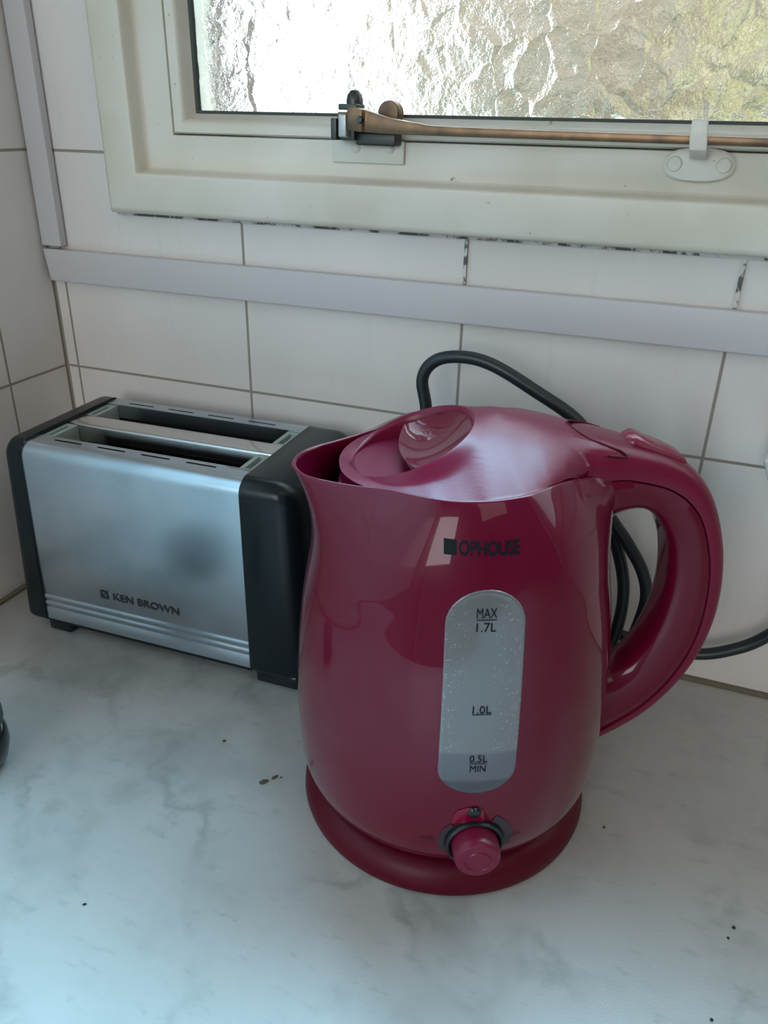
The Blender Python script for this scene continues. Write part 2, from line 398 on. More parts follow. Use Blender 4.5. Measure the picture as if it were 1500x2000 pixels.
# mouldy caulk line round the frame
cb = join(box(X0-.0016, X1+.0016, -0.0018, -0.0002, Z0-.0022, Z0+.001), box(X0-.0012, X0+.001, -0.0016, -0.0002, Z0-.0022, Z1), box(S_+3*TW-.0011, S_+3*TW+.0011, -0.0009, 0.0002, .236, Z0), box(S_+2*TW-.0009, S_+2*TW+.0009, -0.0008, 0.0002, .236, Z0))
struct(from_data('trim_4', cb[0], cb[1], M_mould))

# ------------------------------------------------------------------ outside, seen through the hammered glass
def brick_out():
    m = mat('pale_brick_masonry', (0.4, 0.33, 0.26), 0.9); L = nodes_of(m)[1]
    v = coords(m, scale=(1, 1, 1), rot=(PI/2, 0, 0)); b = tex(m, 'ShaderNodeTexBrick', 4.0); L.new(v, b.inputs[0])
    b.inputs['Color1'].default_value = (0.085, 0.058, 0.040, 1); b.inputs['Color2'].default_value = (0.16, 0.115, 0.070, 1); b.inputs['Mortar'].default_value = (0.15, 0.13, 0.10, 1)
    setin(m, 'Base Color', b.outputs[0]); return m
M_out = brick_out()
gw = from_data('garden_wall', *box(-0.56, 3.6, 2.20, 2.40, -1.5, 1.5), M_out, None, False)
tag(gw, 'pale brick garden wall blurred behind the hammered glass', 'garden wall')
yd = from_data('ground', *box(-4, 5, 0.25, 9, -1.6, -1.5), mat('paving', (0.10, 0.10, 0.09), 0.9), None, False); struct(yd)

struct(from_data('wall_outer', *box(-.3, .055, .08, .20, -1.5, 1.5), mat('pinkish_render', (0.20, 0.145, 0.115), 0.9), None, False))
def bush(name, loc, r, m, label):
    bm = bmesh.new(); bmesh.ops.create_icosphere(bm, subdivisions=5, radius=1.0)
    from mathutils import noise
    for v in bm.verts:
        n_ = noise.noise(v.co*3.0)*.35+noise.noise(v.co*9.0)*.22+noise.noise(v.co*22.0)*.12
        v.co = Vector((v.co.x*r[0], v.co.y*r[1], v.co.z*r[2]))*(1+n_)
    me = bpy.data.meshes.new(name); bm.to_mesh(me); bm.free(); o = link(name, me, None, m, False); o.location = loc
    return tag(o, label, 'shrub', 'shrubs outside the window')
def leaf(name, a, b):
    m = mat(name, a, 0.6); t = tex(m, 'ShaderNodeTexNoise', 14, Detail=4); nodes_of(m)[1].new(coords(m), t.inputs[0])
    setin(m, 'Base Color', ramp(m, t.outputs[0], [(0.42, a), (0.58, b)])); return m
bush('garden_shrub', (.52, 1.85, -.35), (.20, .14, 1.0), leaf('yellow_green_leaves', (.07, .062, .02), (.30, .25, .10)), 'yellow green shrub blurred behind the glass on the right')
bush('garden_shrub', (-.12, 1.90, -.55), (.26, .12, .88), leaf('olive_leaves', (.045, .048, .03), (.13, .12, .075)), 'olive brown shrub blurred behind the middle of the glass')
bush('garden_shrub', (.55, 1.30, -.60), (.22, .12, .85), leaf('grey_green_leaves', (.05, .05, .035), (.14, .13, .09)), 'grey green low shrub blurred behind the glass beside the stay pin')

# ------------------------------------------------------------------ window stay and pin
st = empty('window_stay', (0.2445, -0.001, 0.310))
tag(st, 'aged bronze casement stay bar with dark hinge lying along the sash bottom', 'window stay')
def offs(g, o): return [(v[0]-o[0], v[1]-o[1], v[2]-o[2]) for v in g[0]], g[1]
so_ = (0.2445, -0.001, 0.310)
top = [(0.2400, .3262), (0.2440, .3268), (0.2520, .3252), (0.2640, .3222), (0.2800, .3199), (0.3050, .3184), (0.4400, .3172), (0.6400, .3160)]
bot = [(0.2400, .3158), (0.2440, .3153), (0.2520, .3147), (0.2640, .3143), (0.2800, .3141), (0.3050, .3139), (0.4400, .3133), (0.6400, .3121)]
tp = catmull([(x, 0, z) for x, z in top], 6); bp_ = catmull([(x, 0, z) for x, z in bot], 6)
rings = []
for i, (a, b) in enumerate(zip(tp, bp_)):
    hy = 0.0055 if a.x < .25 else 0.0042
    k = 0.55 if i == 0 else 1.0
    c = (a.z+b.z)/2; h = (a.z-b.z)/2*k
    rings.append([(a.x, -0.016-hy, c-h), (a.x, -0.016+hy, c-h), (a.x, -0.016+hy, c+h), (a.x, -0.016-hy, c+h)])
bevelled('stay_bar', offs(loft(rings, True, True, True), so_), 0.0006, M_bronze, st, 2)
from_data('pivot', *offs(lathe([(0, -0.0230), (0.0016, -0.0230), (0.0020, -0.0216), (0.0020, -0.012)], 24, 'y', (0.2480, 0, 0.3208)), so_), M_oldmetal, st)
from_data('hinge_knob', *offs(lathe([(0, 0.0078), (0.0022, 0.0072), (0.0040, 0.0050), (0.0046, 0.0025), (0.0046, 0.0), (0.003, -0.0010), (0, -0.001)], 28, 'z', (0.2400, -0.010, 0.3280)), so_), M_oldmetal, st)
bevelled('hinge_cap', offs(box(0.2335, 0.2445, -0.018, -0.006, 0.3255, 0.3285), so_), 0.0006, M_oldmetal, st)
bevelled('hinge_collar', offs(box(0.2330, 0.2420, -0.018, -0.006, 0.3205, 0.3245), so_), 0.0006, M_bronze, st)
bevelled('hinge_body', offs(join(box(0.2290, 0.2325, -0.018, -0.001, 0.3105, 0.3215), box(0.2325, 0.2420, -0.015, -0.001, 0.3105, 0.3205)), so_), 0.0005, M_oldmetal, st)
bevelled('hinge_pin', offs(box(0.2345, 0.2395, -0.0205, -0.004, 0.3120, 0.3235), so_), 0.0008, mat('worn_pale_metal', (0.45, 0.46, 0.45), 0.4, 0.6), st)
bevelled('hinge_shadow_plate', offs(box(0.2410, 0.2650, -0.011, -0.001, 0.3080, 0.3150), so_), 0.0012, M_oldmetal, st)
from_data('hinge_lug', *offs(lathe([(0.0, -0.0080), (0.0056, -0.0080), (0.0062, -0.0072), (0.0062, 0.0)], 32, 'y', (0.2590, 0, 0.3245)), so_), M_bronze, st)
plate = bevelled('hinge_plate', offs(box(0.2225, 0.2668, -0.0025, -0.0003, 0.2985, 0.3105), so_), 0.0008, M_paint, st)
for xx in (0.2375, 0.2580):
    from_data('screw', *offs(lathe([(0, -0.0042), (0.0016, -0.0040), (0.0030, -0.0028), (0.0032, -0.002)], 24, 'y', (xx, 0, 0.3065)), so_), M_paint, st)
pn = empty('stay_pin', (0.4225, -0.001, 0.305))
tag(pn, 'white painted stay pin on oval two-screw plate below the glass', 'window pin')
po = (0.4225, -0.001, 0.305)
ov = []
for d, y in ((1.0, -0.0004), (1.0, -0.0022), (0.92, -0.0032), (0.6, -0.0036)):
    ov.append([(0.4232+0.0172*d*math.copysign(abs(math.cos(a))**0.8, math.cos(a)), y, 0.3040+0.0078*d*math.copysign(abs(math.sin(a))**0.8, math.sin(a))) for a in [2*PI*j/40 for j in range(40)]])
from_data('pin_plate', *offs(loft(ov, True, False, True), po), M_paint, pn)
for xx in (0.4118, 0.4350):
    s1 = from_data('screw', *offs(join(lathe([(0, -0.0044), (0.0030, -0.0044), (0.0038, -0.0036), (0.0038, -0.003)], 24, 'y', (xx, 0, 0.3042)), box(xx-.0030, xx+.0030, -0.0048, -0.0040, 0.3038, 0.3046)), po), M_paint, pn)
    s1.rotation_euler = (0, 0, 0)
pk = [[(0.4185, -0.0105, .3070), (0.4270, -0.0105, .3070), (0.4270, -0.0010, .3070), (0.4185, -0.0010, .3070)],
      [(0.4182, -0.0240, .3110), (0.4262, -0.0240, .3110), (0.4262, -0.0125, .3140), (0.4182, -0.0125, .3140)],
      [(0.4172, -0.0250, .3190), (0.4252, -0.0250, .3190), (0.4252, -0.0220, .3190), (0.4172, -0.0220, .3190)],
      [(0.4175, -0.0245, .3246), (0.4245, -0.0245, .3246), (0.4245, -0.0220, .3246), (0.4175, -0.0220, .3246)]]
bevelled('pin_peg', offs(loft(pk, True, True, True), po), 0.0008, M_paint, pn)

# ------------------------------------------------------------------ toaster
TX, TY, TA = 0.0633, -0.1200, 0.0301
to = empty('toaster', (TX, TY, 0.0), TA)
tag(to, 'brushed steel two-slot toaster with black end caps in the tiled corner', 'toaster')
H, D, LW, R_ = 0.1397, 0.100, 0.152, 0.009
def xl(z): return 0.0015 - (0.1336-z)*0.036
front = [(0.0012, 0.0112), (0.0, 0.0122), (0, .0205), (.0004, .0213), (.0004, .0222), (0, .0230), (-.0002, .0242), (0, .0254), (.0004, .0262), (.0004, .0272), (0, .0280), (-.0002, .0293), (0, .0306), (.0004, .0314), (.0004, .0322), (0, .033), (0, .07), (0, H-R_)]
arc = [(R_-R_*math.cos(t), H-R_+R_*math.sin(t)) for t in np.linspace(0, PI/2, 9)][1:]
def xstations(): return [0, 1]
vs, fs = [], []
def strip(prof, xs=None):
    P = []; n = len(prof)
    rings = [[(xl(z), y, z) for y, z in prof], [(LW, y, z) for y, z in prof]]
    return loft(rings, False)
parts = [strip(front+arc)]
# top strips with vent slits
def holed(y0, y1, ys0, ys1, slits, z):
    xs = [0.0015]; 
    for a, b in slits: xs += [a, b]
    xs.append(LW); V, F = [], []
    for (ya, yb, row) in ((y0, ys0, 0), (ys0, ys1, 1), (ys1, y1, 0)):
        for i in range(len(xs)-1):
            if row == 1 and i % 2 == 1: continue
            k = len(V); V += [(xs[i], ya, z), (xs[i+1], ya, z), (xs[i+1], yb, z), (xs[i], yb, z)]; F.append((k, k+1, k+2, k+3))
    return V, F
SL = [(.0172, .0372), (.0489, .0687), (.0799, .0996), (.1108, .1307)]
parts.append(holed(R_, .0180, .0127, .0143, SL, H))
parts.append(strip([(.0180, H), (.0186, H-.0006), (.0186, H-.010)]))
parts.append(strip([(.0856, H-.010), (.0856, H-.0006), (.0862, H)]))
parts.append(holed(.0862, D-R_*.6, .0888, .0902, SL, H))
r6 = R_*.6
parts.append(strip([(D-r6+r6*math.sin(t), H-r6+r6*math.cos(t)) for t in np.linspace(0, PI/2, 7)]+[(D, .0122), (D-.001, .0112)]))
g = join(*parts)
sh = from_data('steel_shell', g[0], g[1], M_steel, to, True, 30)
bar = strip([(.0436, H-.012), (.0436, H-.0018), (.0442, H-.0006), (.0454, H-.0003), (.0590, H-.0003), (.0602, H-.0006), (.0608, H-.0018), (.0608, H-.012)])
from_data('centre_bar', *bar, M_steel2, to)
# dark insides
ins = join(box(0.002, LW-.001, .0030, .0170, .014, H-.009), box(0.002, LW-.001, .0100, .0170, .014, H-.0025), box(.0105, LW-.0105, .0170, .0860, .014, .040), box(.0105, LW-.0105, .0452, .0592, .04, H-.003), box(0.002, LW-.001, .0875, D-.007, .014, H-.0025), box(.0, .0100, .0170, .0875, .014, .105), box(LW-.0105, LW, .0170, .0875, .014, .105))
from_data('inner_chamber', ins[0], ins[1], M_dark, to, False)
# guide wires in each slot
for ya, yb in ((.0215, .0405), (.0640, .0830)):
    gg = []
    for y in (ya, yb):
        for z in (.122, .100):
            gg.append(tube([Vector((.0105, y, z)), Vector((LW-.0105, y, z))], .0009, 6))
        for k in range(9):
            x = .020+k*.014
            gg.append(tube([Vector((x, y, .126)), Vector((x+.002, y, .04))], .0007, 6))
    g = join(*gg); from_data('bread_guide', g[0], g[1], M_wire, to)
for (ya, yb) in ((.0188, .0434), (.0610, .0854)):
    for (xa, xb) in ((0.0018, .0104), (LW-.0104, LW-.0004)):
        ins_ = from_data('slot_insert', *join(box(xa, xa+.0030, ya, yb, .104, H-.0014), box(xb-.0030, xb, ya, yb, .104, H-.0014), box(xa+.003, xb-.003, ya, ya+.003, .104, H-.0014), box(xa+.003, xb-.003, yb-.003, yb, .104, H-.0014), box(xa+.003, xb-.003, ya+.003, yb-.003, .104, H-.008)), M_insert, to, False)
def cap(name, side):
    # profile in y,z with rounded corners, lofted in x
    def prof(inset):
        y0, y1, z0, z1 = -0.0012+inset, D+.0012-inset, 0.0098+inset*.8, H+.0014-inset
        rt_, rb = 0.010, 0.004; pts = []
        for (cx_, cz_, a0, r) in ((y0+rt_, z1-rt_, PI, rt_), (y1-rt_, z1-rt_, PI/2, rt_), (y1-rb, z0+rb, 0, rb), (y0+rb, z0+rb, -PI/2, rb)):
            for t in np.linspace(0, PI/2, 8): pts.append((cx_+r*math.cos(a0-t), cz_+r*math.sin(a0-t)))
        return pts
    rings = []
    if side < 0:
        xo = lambda z: -0.0112-(0.1336-z)*0.068; xi = xl
        levels = [(0.0, 0.0), (0.62, 0.0), (0.84, 0.0007), (0.95, 0.0022), (1.0, 0.0048)]
    else:
        xo = lambda z: 0.1870+(0.1336-z)*0.045; xi = lambda z: LW+.0002
        levels = [(0.0, 0.0008), (0.03, 0.0), (0.62, 0.0002), (0.74, 0.0010), (0.86, 0.0034), (0.95, 0.0070), (1.0, 0.0115)]
    for f, ins_ in levels:
        rings.append([(xi(z)+(xo(z)-xi(z))*f, y, z) for y, z in prof(ins_)])
    return from_data(name, *loft(rings, True, True, True), M_black, to, True, 40)
cap('end_cap', -1); cap('end_cap', 1)
from_data('base_pan', *box(0.0, LW, .002, D-.002, .0085, .0110), M_black, to, False)
for (xa, xb) in ((-.0060, .0120), (.1540, .1830)):
    for (ya, yb) in ((.0030, .0180), (.0800, .0960)):
        bevelled('foot', box(xa, xb, ya, yb, 0.0002, .0104), .002, M_blackgl, to)
# brand print on the front
def toaster_text(name, items, m):
    V, F = [], []
    for pts, faces in items:
        k = len(V); V += [(x, -0.00025, z) for x, z in pts]; F += [tuple(i+k for i in f) for f in faces]
    return from_data(name, V, F, m, to, False, recalc=False, weld=False)
tp_, tf_ = text_mesh('KEN BROWN', 0.0054, 1.0, 0.018, 'LEFT')
wmax = max(p[0] for p in tp_); tp_ = [(0.0545+p[0]*(0.0495/wmax), 0.0422+p[1]) for p in tp_]
sq = [(0.0455, .0395), (.0512, .0395), (.0512, .0452), (.0455, .0452)]
# square emblem with a light K-like swoosh cut
em = [([(0.0452, .0392), (0.0464, .0392), (.0464, .0453), (.0452, .0453)], [(0, 1, 2, 3)]),
      ([(0.0464, .0440), (.0514, .0440), (.0514, .0453), (.0464, .0453)], [(0, 1, 2, 3)]),
      ([(0.0464, .0392), (.0514, .0392), (.0514, .0398), (.0464, .0398)], [(0, 1, 2, 3)]),
      ([(0.0464, .0398), (.0488, .0398), (.0470, .0424), (.0464, .0428)], [(0, 1, 2, 3)]),
      ([(0.0500, .0398), (.0514, .0398), (.0514, .0424), (.0492, .0420)], [(0, 1, 2, 3)]),
      ([(0.0478, .0426), (.0514, .0430), (.0514, .0434), (.0484, .0434)], [(0, 1, 2, 3)])]
lt = toaster_text('brand_lettering', [(tp_, tf_)]+em, M_inktin)

# ------------------------------------------------------------------ kettle
KX, KY, KA = 0.35147, -0.14641, math.radians(25.5)
ke = empty('electric_kettle', (KX, KY, 0.0), KA)
tag(ke, 'cherry red electric kettle with water gauge standing on its round base', 'kettle')
PR = np.array([(.0172, .0615), (.0180, .0660), (.0200, .0693), (.023, .0715), (.027, .0733), (.033, .0748), (.04, .0756), (.05, .0762), (.06, .0764), (.08, .0761), (.10, .0749), (.12, .0728), (.13, .0712), (.14, .0694), (.145, .0686), (.155, .0674), (.17, .0664), (.20, .0660)])
def rad(z): return float(np.interp(z, PR[:, 0], PR[:, 1]))
# smoothed radius
zz_ = np.linspace(.0172, .2, 400); rr_ = np.interp(zz_, PR[:, 0], PR[:, 1])
ker = np.hanning(21); ker /= ker.sum(); pad = np.concatenate([2*rr_[0]-rr_[10:0:-1], rr_, 2*rr_[-1]-rr_[-2:-12:-1]])
rs_ = np.convolve(pad, ker, 'valid'); rs_[zz_ < .03] = rr_[zz_ < .03]
def rad(z): return float(np.interp(z, zz_, rs_))
# rim control points, angle (deg) from handle side, for the +y side
RIM = [(0, .0680, 0, .1840), (10, .0665, .0140, .1845), (20, .0610, .0175, .1857), (30, .0530, .0205, .1870), (40, .0445, .0265, .1890), (50, .0375, .0335, .1912), (62, .0285, .0415, .1928), (75, .0155, .0505, .1931), (90, 0.0, .0545, .1928),
       (100, -.0110, .0533, .1923), (110, -.0205, .0495, .1918), (120, -.0300, .0425, .1908), (130, -.0385, .0350, .1895), (140, -.0475, .0298, .1883), (150, -.0575, .0240, .1876), (160, -.0665, .0182, .1873), (167, -.0712, .0135, .1871), (174, -.0745, .0065, .1870), (180, -.0755, 0, .1870)]
full = [(a, x, y, z) for a, x, y, z in RIM]+[(360-a, x, -y, z) for a, x, y, z in RIM[::-1][1:-1]]
NR = 192
def periodic(data, n):
    A = np.array([d[0] for d in data], float); P = np.array([d[1:] for d in data], float)
    A3 = np.concatenate([A-360, A, A+360]); P3 = np.concatenate([P, P, P])
    # catmull-rom (hermite, non-uniform)
    T = np.gradient(P3, A3, axis=0); out = []
    for j in range(n):
        a = 360*j/n; i = np.searchsorted(A3, a, side='right')-1; h = A3[i+1]-A3[i]; t = (a-A3[i])/h
        h00 = 2*t**3-3*t*t+1; h10 = t**3-2*t*t+t; h01 = -2*t**3+3*t*t; h11 = t**3-t*t
        out.append(h00*P3[i]+h10*h*T[i]+h01*P3[i+1]+h11*h*T[i+1])
    return np.array(out)
rim = periodic(full, NR)
ang = np.array([2*PI*j/NR for j in range(NR)])
ZB = .145
def body_ring(t):
    out = []
    f = t**2.3
    for j in range(NR):
        z = ZB+(rim[j, 2]-ZB)*t; r = rad(z)
        cx_, cy2 = r*math.cos(ang[j]), r*math.sin(ang[j])
        out.append((cx_+(rim[j, 0]-cx_)*f, cy2+(rim[j, 1]-cy2)*f, z))
    return out
def circ(r, z): return [(r*math.cos(a), r*math.sin(a), z) for a in ang]
rings = [circ(rad(z), z) for z in list(np.linspace(.0172, .033, 10))+list(np.linspace(.036, .142, 38))]
rings += [body_ring(t) for t in np.linspace(0, 1, 24)]
def inset_ring(ring, d, dz=0.0):
    out = []
    n = len(ring)
    for j in range(n):
        a = Vector(ring[(j-1) % n]); b = Vector(ring[(j+1) % n]); t = (b-a); nn = Vector((-t.y, t.x, 0)).normalized()
        p = Vector(ring[j])+nn*d; out.append((p.x, p.y, p.z+dz))
    return out
rr0 = rings[-1]
rings += [inset_ring(rr0, .0004, .0005), inset_ring(rr0, .0011, .0007), inset_ring(rr0, .0018, .0003), inset_ring(rr0, .0021, -.0008)]
for t in (.85, .65, .4, .2, 0): rings.append(inset_ring(body_ring(t), .0021))
rings.append(circ(.060, .12)); rings.append(circ(.03, .118))
body = from_data('kettle_body', *loft(rings, True, True, True), M_red, ke, True, 50)
FY = []
for z in zz_:
    if z < ZB: FY.append(rad(z))
    else:
        t = (z-ZB)/(rim[NR//4, 2]-ZB); FY.append(rad(z)+(rim[NR//4, 1]-rad(z))*max(0, min(1, t))**2.3)
FY = np.array(FY)
from mathutils.bvhtree import BVHTree
BV = BVHTree.FromPolygons([v.co for v in body.data.vertices], [tuple(p.vertices) for p in body.data.polygons])
def front_y(x, z, off=0.0003):
    h = BV.ray_cast(Vector((x, -.2, z)), Vector((0, 1, 0)))[0]; return h.y-off
# base
from_data('kettle_base', *lathe([(.066, .0002), (.0722, .0002), (.0736, .0010), (.0741, .0030), (.0739, .0060), (.0728, .0095), (.0705, .0128), (.0675, .0150), (.063, .0162), (.03, .0164)], 160), M_base, ke)
# handle
ST = [((.043, .2020), (.050, .1620), .36, .0205), ((.0560, .2012), (.0610, .1590), .38, .0192), ((.068, .1985), (.0690, .1645), .42, .0168), ((.0805, .1950), (.0785, .1667), .47, .0153), ((.0925, .1908), (.0862, .1640), .46, .0147),
      ((.1025, .1850), (.0925, .1565), .42, .0145), ((.1115, .1752), (.0970, .1470), .38, .0142), ((.1190, .1600), (.0995, .1350), .35, .014), ((.1245, .1420), (.1003, .1215), .33, .014), ((.1272, .1220), (.0990, .1075), .32, .014),
      ((.1265, .1030), (.0960, .0960), .30, .014), ((.1220, .0840), (.0915, .0865), .28, .014), ((.1130, .0665), (.0865, .0795), .26, .0142), ((.1000, .0510), (.0810, .0758), .24, .0146), ((.0850, .0405), (.0755, .0742), .22, .0155), ((.0730, .0352), (.070, .0733), .20, .017), ((.0620, .0320), (.062, .0725), .20, .018)]
O = catmull([(o[0], 0, o[1]) for o, i, f, w_ in ST], 8); I = catmull([(i[0], 0, i[1]) for o, i, f, w_ in ST], 8); FW = catmull([(f, w_, 0) for o, i, f, w_ in ST], 8)
def section(k, outer):
    o, i, fs_, w_ = O[k], I[k], FW[k][0], FW[k][1]
    gap = 0.0002/(o-i).length
    if outer: ctrl = [(0, 0), (0, .22), (.02, .42), (.07, .62), (.18, .80), (.38, .93), (.68, .99), (.98, 1.0), (1.0, .96)]; ctrl = [(n*(fs_-gap), h) for n, h in ctrl]
    else: ctrl = [(0, .95), (.02, .985), (.30, .965), (.55, .90), (.78, .80), (.91, .68), (.98, .52), (1.0, .34), (1.0, 0)]; ctrl = [((fs_+gap)+(1-fs_-gap)*n, h) for n, h in ctrl]
    pts = []
    for n, h in ctrl: p = o.lerp(i, n); pts.append((p.x, -h*w_, p.z))
    mir = [(x, -y, z) for x, y, z in pts[::-1]]
    if outer: mir = mir[:-1]
    else: mir = mir[1:]
    return pts+mir
from_data('handle_grip', *loft([section(k, False) for k in range(len(O))], True, True, True), M_red, ke, True, 60)
spine = from_data('handle_spine', *loft([section(k, True) for k in range(len(O))], True, True, True), M_satin, ke, True, 60)
# lid
LX = [-.0560, -.0475, -.0385, -.0300, -.0205, -.0105, 0, .0145, .0270, .0365, .0445, .0525, .0610, .0680]
LWd = [.0050, .0240, .0335, .0400, .0468, .0505, .0517, .0480, .0405, .0320, .0245, .0195, .0168, .0163]
LZR = [.1872, .1878, .1889, .1903, .1913, .1918, .1924, .1928, .1926, .1910, .1888, .1869, .1856, .1846]
LZT = [.1876, .1890, .1915, .1952, .1990, .2038, .2092, .2102, .2082, .2063, .2046, .2032, .2015, .1990]
# the opening circle lies in the plane z = .2075 + .43 x
SPV = BVHTree.FromPolygons([v.co for v in spine.data.vertices], [tuple(p.vertices) for p in spine.data.polygons])
def lidH(x, y):
    wv = float(np.interp(x, LX, LWd)); zr = float(np.interp(x, LX, LZR)); zt = float(np.interp(x, LX, LZT))
    b = min(1, max(0, (x-.018)/.030)); p = 1.55+b*1.0; q = 1+b*0.85
    u = min(1.0, abs(y)/wv)
    z = zr+(zt-zr)*max(0, 1-u**p)**(1/q)
    if x > .036:
        h = SPV.ray_cast(Vector((max(x, .0475), y, .25)), Vector((0, 0, -1)))[0]
        if h is not None:
            t = min(1, max(0, (x-.044)/.010)); zs = h.z+.0005; z = max(z, zs) if t <= 0 else max(z, zs)*(1-t)+zs*t
    return z
LID = [(0, .0436, 0), (3, .0470, .0068), (6, .0520, .0112), (9, .0590, .0136), (12, .0650, .0143), (15, .0668, .0152), (18, .0635, .0160), (24, .0560, .0176), (32, .0485, .0215), (42, .0400, .0285), (54, .0300, .0375), (66, .0200, .0452), (78, .0095, .0500), (90, 0.0, .0517),
       (102, -.0105, .0505), (114, -.0205, .0467), (126, -.0300, .0400), (138, -.0385, .0325), (150, -.0462, .0262), (162, -.0520, .0165), (172, -.0545, .0075), (180, -.0550, 0)]
lidfull = [(a, x, y) for a, x, y in LID]+[(360-a, x, -y) for a, x, y in LID[::-1][1:-1]]
lo = periodic(lidfull, NR)
OCX, ORX, ORY = -.0235, .0262, .0305
def opz(x): return .2075+.43*x
inner = [(OCX+ORX*math.cos(a), ORY*math.sin(a)) for a in ang]
def sm(t): t = max(0, min(1, t)); return t*t*(3-2*t)
lr = []
for k, (sc, dz) in enumerate(((.93, -.0100), (.945, -.0040), (.955, -.0012), (.975, -.0001))):
    lr.append([(OCX+(x-OCX)*sc, y*sc, opz(OCX+(x-OCX)*sc)+dz) for x, y in inner])
for s in (0.0, .015, .03, .06, .1, .15, .2, .27, .35, .43, .52, .61, .7, .78, .86, .92, .96, .985, 1.0):
    ring = []
    for j in range(NR):
        x = inner[j][0]+(lo[j, 0]-inner[j][0])*s; y = inner[j][1]+(lo[j, 1]-inner[j][1])*s
        Hh = lidH(x, y); zi = opz(inner[j][0])+0.0004
        d = math.hypot(x-inner[j][0], y-inner[j][1])
        z = zi+(Hh-zi)*sm(d/.010)
        ring.append((x, y, z))
    lr.append(ring)
last = lr[-1]
for ins_, dz in ((.0006, -.0008), (.0008, -.0030), (.0010, -.0100)):
    lr.append([(p[0], p[1], p[2]) for p in inset_ring(last, ins_, dz)])
lid = from_data('lid', *loft(lr, True, False, False), M_satin, ke, True, 50)
seam = [Vector((lr[-4][j][0]+.0002, lr[-4][j][1]+math.copysign(.0004, lr[-4][j][1]), lr[-4][j][2]-.0001)) for j in [k % NR for k in range(-12, 13)]]
from_data('lid_seam', *tube(seam, .0005, 8), M_base, lid)
# lid floor, lower skirt and thumb catch
fl = [[(OCX+(x-OCX)*k, y*k, .1866+.03*(OCX+(x-OCX)*k+.05)) for x, y in inner] for k in (.95, .6, .3, .05)]
from_data('lid_recess', *loft(fl, True, False, True), M_satin, lid)
from_data('lid_skirt', *lathe([(.0335, .1866), (.0345, .1850), (.0345, .1790), (.0375, .1782), (.0380, .1765), (.0370, .1750), (.0365, .1600)], 120, 'z', (-.0180, 0, 0)), M_red, ke)
ly = np.linspace(-.0262, .0250, 15)
def lleft(y): return -.0290+.0045*((y+.001)/.026)**2*1.0 + (.0 if y < 0 else .0)
def lright(y):
    v = 1-(y/(ORY*.955))**2; return OCX+ORX*.955*math.sqrt(max(v, 0))
topg, botg = [], []
rings = []
for y in ly:
    a, b = lleft(y), max(lright(y), lleft(y)+.0005); row = []
    for k in range(13):
        s = k/12; x = a+(b-a)*s; bulge = .0075*4*s*(1-s)*max(0, 1-(y/.027)**2)
        row.append((x, y, opz(x)-.0020-bulge*.75+.0006*(1-s)))
    row.append((b, y, opz(b)-.0065)); row.append((a+.0100, y, max(.1866, opz(a)-.0075))); row.append((a+.0012, y, opz(a)-.0040))
    rings.append(row)
from_data('lid_catch', *loft(rings, True, True, True), M_red, lid, True, 40)
# rocker switch on the handle
sw = []
for x, zt_, wv in ((.0690, .1972, .0040), (.0712, .1990, .0060), (.0745, .2004, .0070), (.0765, .2000, .0072), (.082, .1973, .0074), (.090, .1943, .0074), (.0965, .1912, .0070), (.0985, .1893, .0060)):
    zb_ = zt_-.010
    sw.append([(x, -wv, zb_), (x, -wv, zt_-.0012), (x, -wv*.8, zt_-.0002), (x, 0, zt_), (x, wv*.8, zt_-.0002), (x, wv, zt_-.0012), (x, wv, zb_)])
from_data('switch', *loft(sw, True, True, True), mat('rocker_red_plastic', (0.24, 0.016, 0.05), 0.22), ke, True, 40)
# gauge
gr = []
def capsule(k, n=18):
    z0, z1 = .0800, .1470; out = []
    for t in np.linspace(0, PI, n): out.append((.0158*k*math.cos(t), z1+.0148*k*math.sin(t)))
    for t in np.linspace(0.12, .88, 8): out.append((-.0158*k-(.0006)*t*k, z1+(z0-z1)*t))
    for t in np.linspace(PI, 2*PI, n): out.append((.0164*k*math.cos(t), z0+.0122*k*math.sin(t)))
    for t in np.linspace(0.12, .88, 8): out.append((.0164*k-(.0006)*t*k, z0+(z1-z0)*t))
    return out
zc = .1135
rows = []
for kx, off in ((1.0, -.0010), (1.0, .0002), (.975, .0004)):
    rows.append([(x*kx, front_y(x*kx, zc+(z-zc)*(1-(1-kx)*.35), off), zc+(z-zc)*(1-(1-kx)*.35)) for x, z in capsule(1)])
for kx in (.9, .8, .7, .6, .5, .4, .3, .2, .1, 0):
    rr2 = []
    for x, z in capsule(1):
        # shrink towards the vertical mid line
        zl = min(max(z, .0800), .1470); xx_ = x*kx; z2 = zl+(z-zl)*kx
        rr2.append((xx_, front_y(xx_, z2, .0002), z2))
    rows.append(rr2)
gauge = from_data('water_gauge', *loft(rows, True, False, False), M_gauge, ke, True, 60)
def wrap(pts, faces, cx_, cz_, off):
    return [(cx_+x, front_y(cx_+x, cz_+z, off), cz_+z) for x, z in pts], faces
def rectp(w_, h_, n=8):
    pts = [(-w_/2+w_*i/n, s*h_/2) for s in (-1, 1) for i in range(n+1)]
    return pts, [(i, i+1, i+n+2, i+n+1) for i in range(n)]
items = []
for s, hgt, cz_, width in (('MAX', .0040, .1525, .0080), ('1.7L', .0038, .1466, .0078), ('1.0L', .0036, .1106, .0076), ('0.5L', .0036, .0866, .0074), ('MIN', .0033, .0815, .0066)):
    p, f = text_mesh(s, hgt, 1.0, 0.0); wd = max(a for a, b in p)-min(a for a, b in p); mx_ = (max(a for a, b in p)+min(a for a, b in p))/2
    p = [((a-mx_)*width/wd, b) for a, b in p]; items.append(wrap(p, f, 0.0, cz_, .00055))
